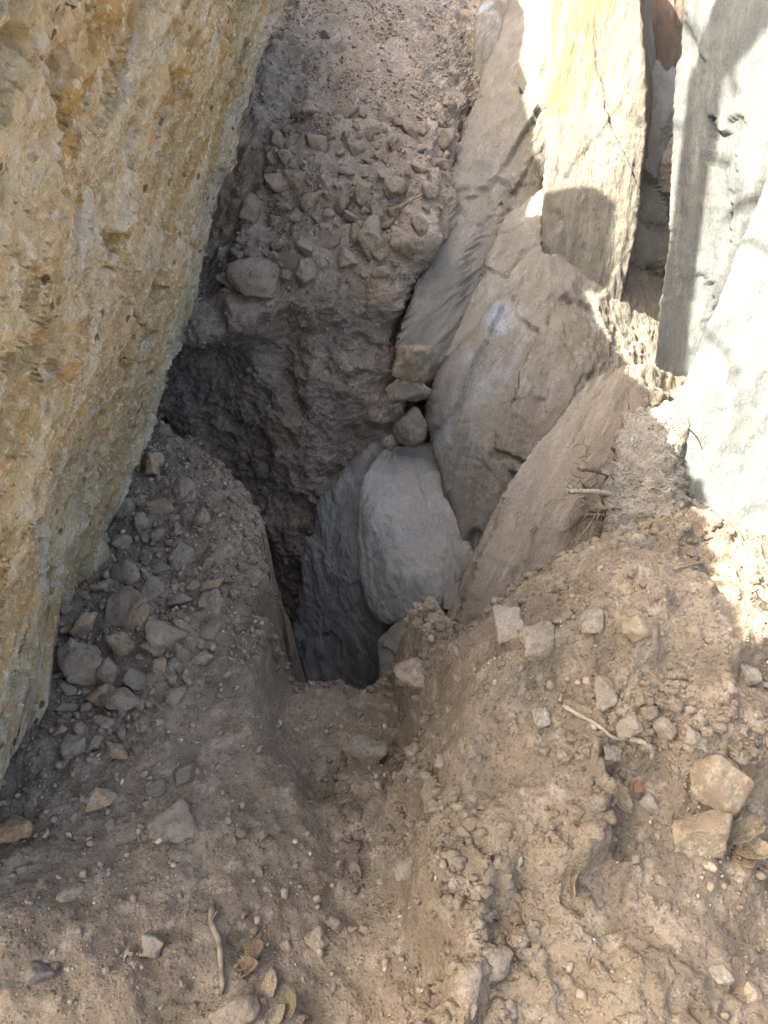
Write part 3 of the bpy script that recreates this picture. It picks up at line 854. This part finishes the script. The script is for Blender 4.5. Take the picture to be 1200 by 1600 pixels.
# (u, v, width, material, flatness, seed, label)
SINGLE = [
 (583,1182,92,GREYS,.75,911,'big pale grey angular stone jutting from the mound edge beside the trench'),
 (675,1226,58,STONE,.8,912,'brown squared stone set in the crumbling step of the mound'),
 (1120,1215,112,TAN,.6,913,'large tan wedge shaped stone lying on the mound'),
 (1090,1312,118,TAN,.75,914,'large blocky tan stone with a grey patch below the wedge shaped stone'),
 (940,1086,62,GREYS,.5,915,'flat grey stone with a chipped rim on the mound'),
 (982,1130,52,GREYS,.55,916,'rounded grey stone beside the pale bent root'),
 (1034,1132,58,STONE,.6,917,'brown stone standing on edge between two grey stones'),
 (1086,1152,55,GREYS,.7,918,'knobbly grey stone above the large tan wedge stone'),
 (845,1120,46,PALEST,.4,919,'pale sharp edged flake lying on the mound'),
 (951,1170,48,GREYS,.6,920,'smooth grey stone under the pale bent root'),
 (1165,1052,52,GREYS,.5,921,'flat grey stone next to a white chip at the ledge foot'),
 (995,982,50,TAN,.7,922,'upright oval tan stone at the top of the mound'),
 (925,974,56,GREYS,.5,923,'long rounded grey stone near the thick root'),
 (800,985,72,PALEST,.8,924,'pale lumpy stone on the mound crest below the thick root'),
 (845,1010,96,STONE,.5,925,'broad dusty stone half buried in the mound crest'),
 (690,1190,26,PALEST,.5,926,'thin pale stone stuck upright in the mound step'),
 (636,1350,52,GREYS,.6,927,'grey stone at the foot of the lower mound step'),
 (770,1505,66,STONE,.6,928,'brown stone in the crumbled edge of the lower step'),
 (800,1575,44,GREYS,.6,929,'small grey stone below the crumbled lower step'),
 (728,1545,84,STONE,.4,930,'long flat stone tilted along the crumbled lower step'),
 (1125,1522,38,PALEST,.45,931,'small pale flat stone on the trodden lower ground'),
 (1172,1552,36,TAN,.6,932,'small tan stone on the trodden lower ground'),
 (228,1478,58,GREYS,.65,933,'grey brown block lying by the white chip'),
 (290,1208,58,DARK,.6,934,'dark angular stone below the rubble heap'),
 (245,1232,34,DARK,.6,935,'small dark upright stone below the rubble heap'),
 (163,1252,58,OCHRE,.4,936,'flat orange slab half sunk near the boulder foot'),
 (22,1305,66,OCHRE,.6,937,'orange brown stone at the foot of the leaning boulder'),
 (112,1396,48,STONE,.5,938,'flat dusty stone lying in bare soil'),
 (60,1525,52,DARK,.6,939,'dark grey stone with a smaller cap lying in bare soil'),
 (497,1470,44,STONE,.6,940,'brown stone beside a paler companion in the trodden soil'),
 (525,1450,36,GREYS,.7,941,'paler stone leaning over a brown one in the trodden soil'),
 (424,1536,46,TAN,.6,942,'pale tan stone among the dry leaves'),
 (365,1584,84,STONE,.5,943,'flat dusty stone at the lower end of the crooked stick'),
 (272,1278,86,STONE,.35,944,'broad dusty stone almost buried in the trodden soil'),
 (140,1042,108,STONE,.6,945,'largest flat topped stone in the rubble under the boulder'),
 (256,998,84,STONE,.75,946,'square edged block in the rubble heap'),
 (198,952,76,STONE,.65,947,'rounded brown stone in the middle of the rubble heap'),
 (325,945,64,STONE,.6,948,'dusty stone at the edge of the rubble heap towards the pit'),
 (185,1100,72,STONE,.5,949,'flat stone at the bottom of the rubble heap'),
 (122,908,50,OCHRE,.7,950,'ochre stone tucked under the boulder edge'),
 (282,878,52,GREYS,.6,951,'pale grey stone on top of the rubble heap'),
 (245,728,58,OCHRE,.8,952,'brown lump where the boulder meets the pit edge'),
 (290,770,46,STONE,.7,953,'upright stone on the pit edge below the boulder'),
 (590,378,62,STONE,.85,954,'squarish stone jutting from the bank lip'),
 (522,382,80,STONE,.5,955,'long flat stone lying along the bank lip'),
 (400,438,88,STONE,.65,956,'big brown stone hanging over the dark hollow'),
 (436,288,50,STONE,.7,957,'pointed stone in the stony slope beside the boulder'),
 (655,1050,70,STONE,.5,958,'dusty stone bedded in the mound over the pit mouth'),
 (596,205,28,PALEST,.5,959,'white stone on the slope above the bank'),
 (612,184,28,TAN,.7,960,'small round tan stone behind the white stone on the slope'),
]
for u, v, w, m, fl, sd, lab in SINGLE:
    put_stone(u, v, w, lab, mat=m, me=own(sd, m, fl), hgt=.62, sink=.30, tilt=.12, where=None)

# the little stack behind the pit rock
for u, v, y, w, m, fl, sd, yaw, lab in (
    (640,668,2.62,68,GREYS,.95,971,.4,'grey stone at the bottom of the stack on the pit rock'),
    (610,690,2.58,36,GREYS,.8,972,1.2,'little stone beside the foot of the stack'),
    (618,646,2.72,40,PALEST,.95,975,.9,'small bluish white stone wedged behind the stack'),
    (638,617,2.66,80,GREYS,.75,973,.2,'flattened grey stone in the middle of the stack'),
    (652,570,2.58,88,TAN,.9,974,.1,'rounded tan stone on top of the stack')):
    p = at(u, v, y)
    o = link('stone', own(sd, m, fl, 16, 9), label=lab, cat='stone')
    sz = w * (p - ORG).dot(Vector((0, CP, -SP))) / FPX
    o.scale = (sz, sz, sz * 1.15); o.rotation_euler = (.25, .12, yaw); o.location = p

WORDS = {'dusty_stone': 'dusty brown', 'grey_stone': 'grey', 'pale_stone': 'pale', 'ochre_stone': 'ochre', 'tan_stone': 'tan'}
def fill(poly, count, lo, hi, where_words, group, mats, seed, hgt=.55, sink=.35, power=1.7, gap=.40):
    R = np.random.default_rng(seed)
    P = np.array(poly, float); n = 0; tries = 0
    taken = []
    sizes = np.sort(lo + (hi - lo) * R.random(count) ** power)[::-1]
    while n < count and tries < count * 150:
        tries += 1
        q = P.min(0) + R.random(2) * (P.max(0) - P.min(0))
        if sd_polygon(q[None], P)[0] > 0: continue
        w = sizes[n]
        if any((q[0]-a)**2 + (q[1]-b)**2 < (gap*(w+c))**2 for a, b, c in taken): continue
        m = mats[int(R.integers(len(mats)))]
        k = .7 + .6 * R.random()
        t = (w - lo) / (hi - lo)
        words = ('large ' if t > .6 else 'middling ' if t > .25 else 'small ') + ('flat ' if k < .9 else 'chunky ' if k > 1.12 else '') + WORDS[m.name] + ' stone ' + where_words
        o = put_stone(q[0], q[1], w, words, group, m, hgt=hgt * k, sink=sink, asp=.75 + .5 * R.random(), R=R, tilt=.35)
        if o is None: continue
        taken.append((q[0], q[1], w)); n += 1
fill([(430,200),(520,170),(700,190),(690,300),(640,430),(480,430),(400,460),(350,450),(390,330)], 105, 16, 54, 'bedded in the stony slope above the pit', 'stones in the slope above the pit', (STONE,), 11, gap=.36)
fill([(440,190),(470,20),(720,30),(700,190),(560,220)], 18, 10, 24, 'on the upper slope', 'stones on the upper slope', (STONE, PALEST, GREYS), 12)
fill([(240,735),(300,775),(335,850),(345,960),(300,1080),(210,1180),(90,1200),(88,1060),(112,900),(180,800)], 85, 18, 58, 'in the rubble heap under the boulder', 'rubble stones under the boulder', (STONE, STONE, STONE, OCHRE), 13, gap=.36)
fill([(690,1020),(1190,950),(1190,1400),(900,1380),(700,1330)], 46, 11, 34, 'lying on the mound', 'loose stones on the mound', (STONE, STONE, GREYS, PALEST), 14, sink=.3, power=2.5)
fill([(0,1290),(400,1150),(640,1250),(660,1600),(0,1600)], 36, 10, 30, 'in the trodden soil', 'loose stones in the trodden soil', (STONE, GREYS, STONE, OCHRE), 15, sink=.32, power=2.5)

# ---------------------------------------------------------------- gravel and crumbs
bmi = bmesh.new(); bmesh.ops.create_icosphere(bmi, subdivisions=1, radius=.5)
ICV = np.array([v.co[:] for v in bmi.verts]); ICF = np.array([[v.index for v in f.verts] for f in bmi.faces]); bmi.free()
OCV = np.array([(.5,0,0),(-.5,0,0),(0,.5,0),(0,-.5,0),(0,0,.5),(0,0,-.5)]); OCF = np.array([(0,2,4),(2,1,4),(1,3,4),(3,0,4),(2,0,5),(1,2,5),(3,1,5),(0,3,5)])
def scatter(name, V, N, dens, count, lo, hi, mat, label, seed, power=3.0, ICV=OCV, ICF=OCF):
    R = np.random.default_rng(seed)
    pr = np.clip(dens, 0, None); pr = pr / pr.sum()
    idx = R.choice(len(V), size=count, p=pr)
    sz = lo + (hi - lo) * R.random(count) ** power
    A = R.normal(size=(count, 4)); A /= np.linalg.norm(A, axis=1, keepdims=True)
    a, b, c, d = A.T
    M = np.stack([np.stack([1-2*(c*c+d*d), 2*(b*c-a*d), 2*(b*d+a*c)], -1), np.stack([2*(b*c+a*d), 1-2*(b*b+d*d), 2*(c*d-a*b)], -1), np.stack([2*(b*d-a*c), 2*(c*d+a*b), 1-2*(b*b+c*c)], -1)], 1)
    sc = np.stack([np.ones(count), .6 + .4 * R.random(count), .4 + .4 * R.random(count)], -1)
    B = (ICV[None] + .22 * (R.random((count, len(ICV), 3)) - .5)) * 1.1 * sc[:, None] * sz[:, None, None]
    B = np.einsum('nij,nkj->nki', M, B)
    pos = V[idx] + N[idx] * (sz * .12)[:, None] + (R.random((count, 3)) - .5) * np.array([.006, .006, 0])
    VV = (B + pos[:, None]).reshape(-1, 3)
    FF = (ICF[None] + (np.arange(count) * len(ICV))[:, None, None]).reshape(-1, 3)
    link(name, mesh_from(name, VV, FF, False), mat, label=label, cat='gravel', kind='stuff')
def gravel_material():
    t = NT('gravel_mix'); P = t.pos()
    v = t.n('ShaderNodeTexVoronoi'); t.l(P, v.inputs['Vector']); v.inputs['Scale'].default_value = 70
    s = t.n('ShaderNodeSeparateColor'); t.l(v.outputs['Color'], s.inputs[0])
    c = t.mix(s.outputs[0], (.165, .127, .094), (.285, .227, .174))
    c = t.mix(t.ramp(s.outputs[1], .93, .97), c, (.42, .37, .31))
    c = t.mix(t.ramp(s.outputs[2], .85, .92), c, (.20, .18, .165))
    return t.done(c, t.bump(t.noise(P, 200, 5, .7), .5, .004))
GRAVEL = gravel_material()
GN = vnormals(GV, GF)
inn = (np.abs(GV[:, 0]) < 1.4) & (GV[:, 1] > .35) & (GV[:, 1] < 2.5) & (GN[:, 2] > .3)
cl = smooth(-.1, .6, fbm(GV * np.array([5, 5, 1]), 3, 301))
heap = smooth(.35, .05, sd_polygon(GV[:, :2], [tuple(atz(u, v, .08))[:2] for u, v in ((240,735),(335,850),(345,960),(210,1190),(90,1210),(80,1060),(180,800))]))
foot = smooth(.10, .0, np.abs(sd_polyline(GV[:, :2], EDGE1) + .05))
scatter('gravel', GV, GN, inn * (.12 + cl + 1.2 * heap + .8 * foot), 26000, .002, .009, GRAVEL, 'fine gravel and soil crumbs strewn over the ground', 31)
scatter('gravel', GV, GN, inn * (.02 + cl ** 2 + 2.5 * heap + 1.5 * foot), 1500, .008, .026, GRAVEL, 'coarse gravel gathered in patches on the ground', 32, 2.0, ICV, ICF)
BN = vnormals(BV, BF)
bx, bs = BV[:, 0], SS.ravel()
inb = (bx > -1.1) & (bx < .75) & (bs > 1.9) & (bs < 6)
cl = smooth(-.1, .6, fbm(BV * 4, 3, 305))
scatter('gravel', BV, BN, inb * (.15 + cl) * (.3 + smooth(2.0, 2.6, bs)) * np.where(bs > 4.2, 2.5, 1), 12000, .004, .026, GRAVEL, 'gravel lying on the slope above the bank', 33, 2.6)
inw = (bx > -1.2) & (bx < .6) & (bs > .6) & (bs <= 1.95)
scatter('gravel', BV, BN, inw * (.05 + cl ** 2), 1800, .004, .02, GRAVEL, 'soil crumbs clinging to the cut bank face', 34, 2.6)

# clods broken off the steps of the mound
bmi = bmesh.new(); bmesh.ops.create_icosphere(bmi, subdivisions=2, radius=.5)
IC2V = np.array([v.co[:] for v in bmi.verts]); IC2F = np.array([[v.index for v in f.verts] for f in bmi.faces]); bmi.free()
def clods(V, N, dens, count, lo, hi, seed, label):
    R = np.random.default_rng(seed)
    pr = np.clip(dens, 0, None); pr = pr / pr.sum()
    idx = R.choice(len(V), size=count, p=pr)
    sz = lo + (hi - lo) * R.random(count) ** 2.5
    U = np.repeat(IC2V[None], count, 0) * (1, 1, .7)
    flat = (U * 2.2 + R.random((count, 1, 3)) * 200).reshape(-1, 3)
    U = U * (1 + .35 * fbm(flat * .8, 3, seed) + .6 * facets(flat * .9, seed)).reshape(count, -1, 1)
    an = R.random(count) * 6.283
    cs, sn = np.cos(an)[:, None], np.sin(an)[:, None]
    U = np.stack([U[..., 0] * cs - U[..., 1] * sn, (U[..., 0] * sn + U[..., 1] * cs) * .8, U[..., 2]], -1)
    VV = (U * sz[:, None, None] + (V[idx] + N[idx] * (sz * .08)[:, None])[:, None]).reshape(-1, 3)
    FF = (IC2F[None] + (np.arange(count) * len(IC2V))[:, None, None]).reshape(-1, 3)
    link('rubble', mesh_from('rubble', VV, FF, False), SOIL, label=label, cat='soil', kind='stuff')
E1 = np.abs(sd_polyline(GV[:, :2], EDGE1)); E2 = np.abs(sd_polyline(GV[:, :2], EDGE2)); E3 = np.abs(sd_polyline(GV[:, :2], EDGE3))
crest = np.abs(sd_polygon(GV[:, :2], PITPOLY) - .06)
vis = (GV[:, 0] > -.8) & (GV[:, 0] < 1.2) & (GV[:, 1] > .4) & (GV[:, 1] < 2.3)
mnd = smooth(0.0, .2, GV[:, 0]) * smooth(.7, 1.0, GV[:, 1])
cl = smooth(-.1, .6, fbm(GV * np.array([6, 6, 1]), 3, 311))
clods(GV, GN, vis * (smooth(.07, .0, E1) * 1.3 + smooth(.07, 0, E2) + smooth(.05, 0, E3) + .8 * smooth(.07, 0, crest) * (GV[:, 0] > -.9) + .10 * mnd * cl), 1500, .007, .036, 41, 'crumbled clods of dry soil along the steps of the mound')
inn2 = (np.abs(GV[:, 0]) < 1.3) & (GV[:, 1] > .4) & (GV[:, 1] < 2.3) & (GN[:, 2] > .2)
clods(GV, GN, inn2 * (.1 + cl), 1200, .005, .022, 42, 'small soil clods scattered over the ground')

# ---------------------------------------------------------------- stick, roots, twigs, leaves
def wood_material(name, a, b):
    t = NT(name); P = t.pos(True)
    return t.done(t.mix(t.ramp(t.noise(P, 40, 6, .6), .4, .62), a, b), t.bump(t.noise(P, 120, 6, .7), .6, .004))
WOOD = wood_material('weathered_wood', (.12, .09, .066), (.215, .172, .13))
PALEW = wood_material('bleached_root', (.20, .165, .125), (.28, .235, .185))
REDW = wood_material('reddish_twig', (.20, .10, .07), (.30, .17, .12))

def path3(pts, lift=.008):
    out = []
    for q in pts:
        if len(q) == 3: out.append(np.array(at(*q)))
        else:
            h = hit(*q); p = h[0] + h[1] * lift; out.append(np.array(p))
    return out
def resample(P, n):
    P = np.array(P); d = np.r_[0, np.cumsum(np.linalg.norm(np.diff(P, axis=0), axis=1))]
    t = np.linspace(0, d[-1], n)
    Q = np.stack([np.interp(t, d, P[:, j]) for j in range(3)], 1)
    for _ in range(2): Q[1:-1] = (Q[:-2] + 2 * Q[1:-1] + Q[2:]) / 4
    return Q
def stick(name, pts, r0, r1, mat, label, cat, group=None, n=18, lift=.008, seed=1, side=(), knob=.12):
    Q = resample(path3(pts, lift), n)
    R = np.random.default_rng(seed)
    rad = np.linspace(r0, r1, n) * (1 + knob * R.normal(size=n))
    parts = [tube(Q, rad, 8)]
    for (i, dx, dy, dz) in side:
        a = Q[i]; b = a + np.array([dx, dy, dz])
        parts.append(tube(curve_pts(a, b, 7, .18, seed + i), np.linspace(rad[i] * .45, .0006, 7), 6))
    v, f = merge(parts)
    c = v.mean(0)
    o = link(name, mesh_from(name, v - c, f), mat, label=label, cat=cat, group=group, loc=tuple(c))
    return o
stick('stick', [(332,1420),(330,1445),(342,1475),(345,1510),(353,1545),(345,1557)], .0068, .005, WOOD, 'crooked dry stick lying on the trodden soil', 'stick', lift=.007, side=((4, .012, .02, .012), (15, -.02, -.012, .004)))
stick('root', [(808,940,1.40),(835,916,1.44),(870,904,1.48),(905,896,1.51),(945,890,1.53)], .010, .012, WOOD, 'thick pale brown root spanning the gap beside the layered slab', 'root', side=((4, -.06, .03, -.02), (9, .05, -.05, -.06), (12, -.09, 0, -.03), (7, .02, .03, -.08)))
stick('root', [(885,1105),(905,1115),(930,1135),(950,1150),(980,1150)], .004, .003, PALEW, 'pale bent root looping between the grey stones', 'root', lift=.008)
stick('root', [(985,1150),(1005,1155),(1020,1165),(1015,1180)], .006, .004, PALEW, 'pale hooked root end lying past the grey stones', 'root', lift=.008)
stick('root', [(868,875,1.50),(895,870,1.52),(935,876,1.55)], .004, .004, PALEW, 'short pale root end under the yellow green leaf', 'root', side=((3, -.03, 0, .02),))
stick('root', [(905,730,1.78),(935,736,1.82),(975,750,1.86)], .008, .007, WOOD, 'splintered root stub sticking out of the soil ledge', 'root', side=((2, -.04, 0, .02), (4, -.05, 0, -.01)))
stick('root', [(890,768,1.72),(925,768,1.75),(960,772,1.78)], .007, .009, PALEW, 'frayed pale root stub low on the soil ledge', 'root', side=((2, -.05, 0, .03), (3, -.05, 0, -.02), (5, -.06, .01, .04)))
hair = []
R = np.random.default_rng(77)
for k in range(40):
    u, v = 915 + R.random() * 70, 690 + R.random() * 190
    y = 1.97 - (v - 690) / 190 * .45
    a = np.array(at(u, v, y))
    b = a + np.array([-.10 * R.random() ** 2 - .03 + .04 * R.normal(), -.03 + .05 * R.normal(), -.05 + .09 * R.normal()])
    vv, ff = tube(curve_pts(a, b, 10, .35, 500 + k), np.linspace(.0012 + .0032 * R.random() ** 2, .0007, 10), 5)
    c = vv.mean(0)
    link('rootlet', mesh_from('rootlet', vv - c, ff), WOOD, label='hair thin rootlet curling out of the soil ledge', cat='root', group='rootlets of the soil ledge', loc=tuple(c))
stick('twig', [(983,640,2.12),(980,600,2.14),(984,555,2.17)], .0022, .0012, REDW, 'thin upright reddish stalk on top of the soil ledge', 'twig')
stick('twig', [(1048,628,1.98),(1065,648,1.95),(1075,672,1.92)], .0028, .0014, WOOD, 'dark arched twig against the bright slab', 'twig')
stick('twig', [(1095,880),(1070,888),(1050,893)], .004, .002, WOOD, 'short grey twig at the foot of the soil ledge', 'twig', lift=.006)
stick('twig', [(625,330),(650,314),(668,305),(690,308)], .006, .003, PALEW, 'pale curved twig lying in the stony slope', 'twig', lift=.02)
stick('twig', [(232,1097),(255,1115)], .0022, .0016, PALEW, 'short straw on the rubble heap', 'twig', lift=.02)
stick('twig', [(393,668),(425,632),(458,598)], .004, .003, WOOD, 'straight thin stick lying against the dark cut bank', 'twig', lift=.006)

def leaf_mesh(seed, curl=.5):
    R = np.random.default_rng(seed)
    n, m = 12, 5
    V = []
    for i in range(n + 1):
        t = i / n
        w = .33 * math.sin(math.pi * t ** .8) ** .8 * (1 + .1 * R.normal())
        for j in range(m):
            s_ = j / (m - 1) * 2 - 1
            V.append((t - .5, s_ * w, curl * (.5 * (s_ * w) ** 2 * 4 + .35 * (t - .4) ** 2) + .02 * R.normal()))
    V = np.array(V)
    F = []
    for i in range(n):
        for j in range(m - 1):
            a = i * m + j; F.append((a, a + m, a + m + 1, a + 1))
    me = mesh_from('dry_leaf', V, np.array(F))
    return me
def leaf_material(name, a, b):
    t = NT(name); P = t.pos(True)
    t.b.inputs['Roughness'].default_value = .6
    return t.done(t.mix(t.ramp(t.noise(P, 5, 5), .4, .6), a, b), t.bump(t.noise(P, 14, 5), .5, .05))
LBROWN = leaf_material('brown_leaf', (.11, .08, .052), (.16, .118, .076))
LYEL = leaf_material('yellow_green_leaf', (.15, .128, .072), (.115, .095, .056))
LORG = leaf_material('orange_leaf', (.25, .125, .06), (.19, .10, .055))
LPALE = leaf_material('pale_leaf', (.21, .172, .124), (.165, .132, .094))
for i, (u, v, y, w, m, ex, ey, lab, grp) in enumerate((
    (915,876,1.49,38,LYEL,1.1,.3,'yellow green leaf caught on the thick root', None),
    (1085,850,1.57,38,LORG,.6,.4,'orange dry leaf at the corner of the soil ledge', None),
    (1092,875,1.53,30,LORG,1.0,-.5,'dark orange leaf below the orange leaf of the ledge', None),
    (948,730,1.80,30,LPALE,.9,.2,'pale torn leaf high on the soil ledge', None),
    (935,800,1.68,26,LPALE,1.2,.4,'whitish leaf standing upright in the soil ledge', None),
    (960,1243,None,40,LPALE,.2,.3,'pale crumpled leaf on the brown stone heap of the mound', None),
    (995,1222,None,20,LORG,.2,.1,'small orange leaf curl on the mound', None),
    (1160,1300,None,56,LPALE,.3,.4,'large pale dry leaf beside the blocky tan stone', 'dry leaves by the tan stone'),
    (1175,1330,None,48,LPALE,.2,-.4,'large pale dry leaf beside the blocky tan stone', 'dry leaves by the tan stone'),
    (1155,1335,None,40,LBROWN,-.3,.3,'brown dry leaf under the pale leaves by the tan stone', None),
    (400,1500,None,40,LBROWN,.4,.2,'brown curled leaf between stick and tan stone', 'brown leaves by the stick'),
    (385,1515,None,34,LBROWN,.1,-.5,'brown curled leaf between stick and tan stone', 'brown leaves by the stick'),
    (365,1462,None,22,LBROWN,.3,.5,'dark brown leaf scrap touching the crooked stick', None),
    (448,1570,None,34,LYEL,.3,.3,'olive dry leaf below the pale tan stone', None),
    (430,1592,None,30,LPALE,.3,-.2,'yellowish leaf tip below the olive leaf', None),
    (425,1298,None,24,LPALE,.2,.2,'small pale leaf on the bare trodden soil', None),
    (560,1365,None,22,LPALE,.7,.2,'pale leaf scrap standing by the grey step stone', None),
    (890,1375,None,44,LPALE,.9,.5,'pale leaf sticking out of the lower mound step', None))):
    if y is None:
        h = hit(u, v); p = h[0] + h[1] * .012
    else: p = at(u, v, y)
    sz = w * (p - ORG).dot(Vector((0, CP, -SP))) / FPX * 1.25
    me = leaf_mesh(700 + i, .5 + .6 * (i % 3)); me.materials.append(m)
    o = link('dry_leaf', me, label=lab, cat='leaf', group=grp)
    md = o.modifiers.new('thickness', 'SOLIDIFY'); md.thickness = .012
    o.scale = (sz, sz, sz); o.location = p; o.rotation_euler = (ex, ey, i * 2.3)
# white chip
h = hit(197, 1490)
me = own(981, PALEST, .25, 8)
o = link('chip', me, label='narrow white chip standing beside the grey brown block', cat='chip', loc=h[0] + h[1] * .004); o.scale = (.036, .014, .018); o.rotation_euler = (0, 0, 1.5)
h = hit(1193, 1070); o = link('chip', me.copy(), label='white chip at the foot of the bright rocks', cat='chip', loc=h[0] + h[1] * .006); o.scale = (.05, .022, .03); o.rotation_euler = (0, 0, .2)
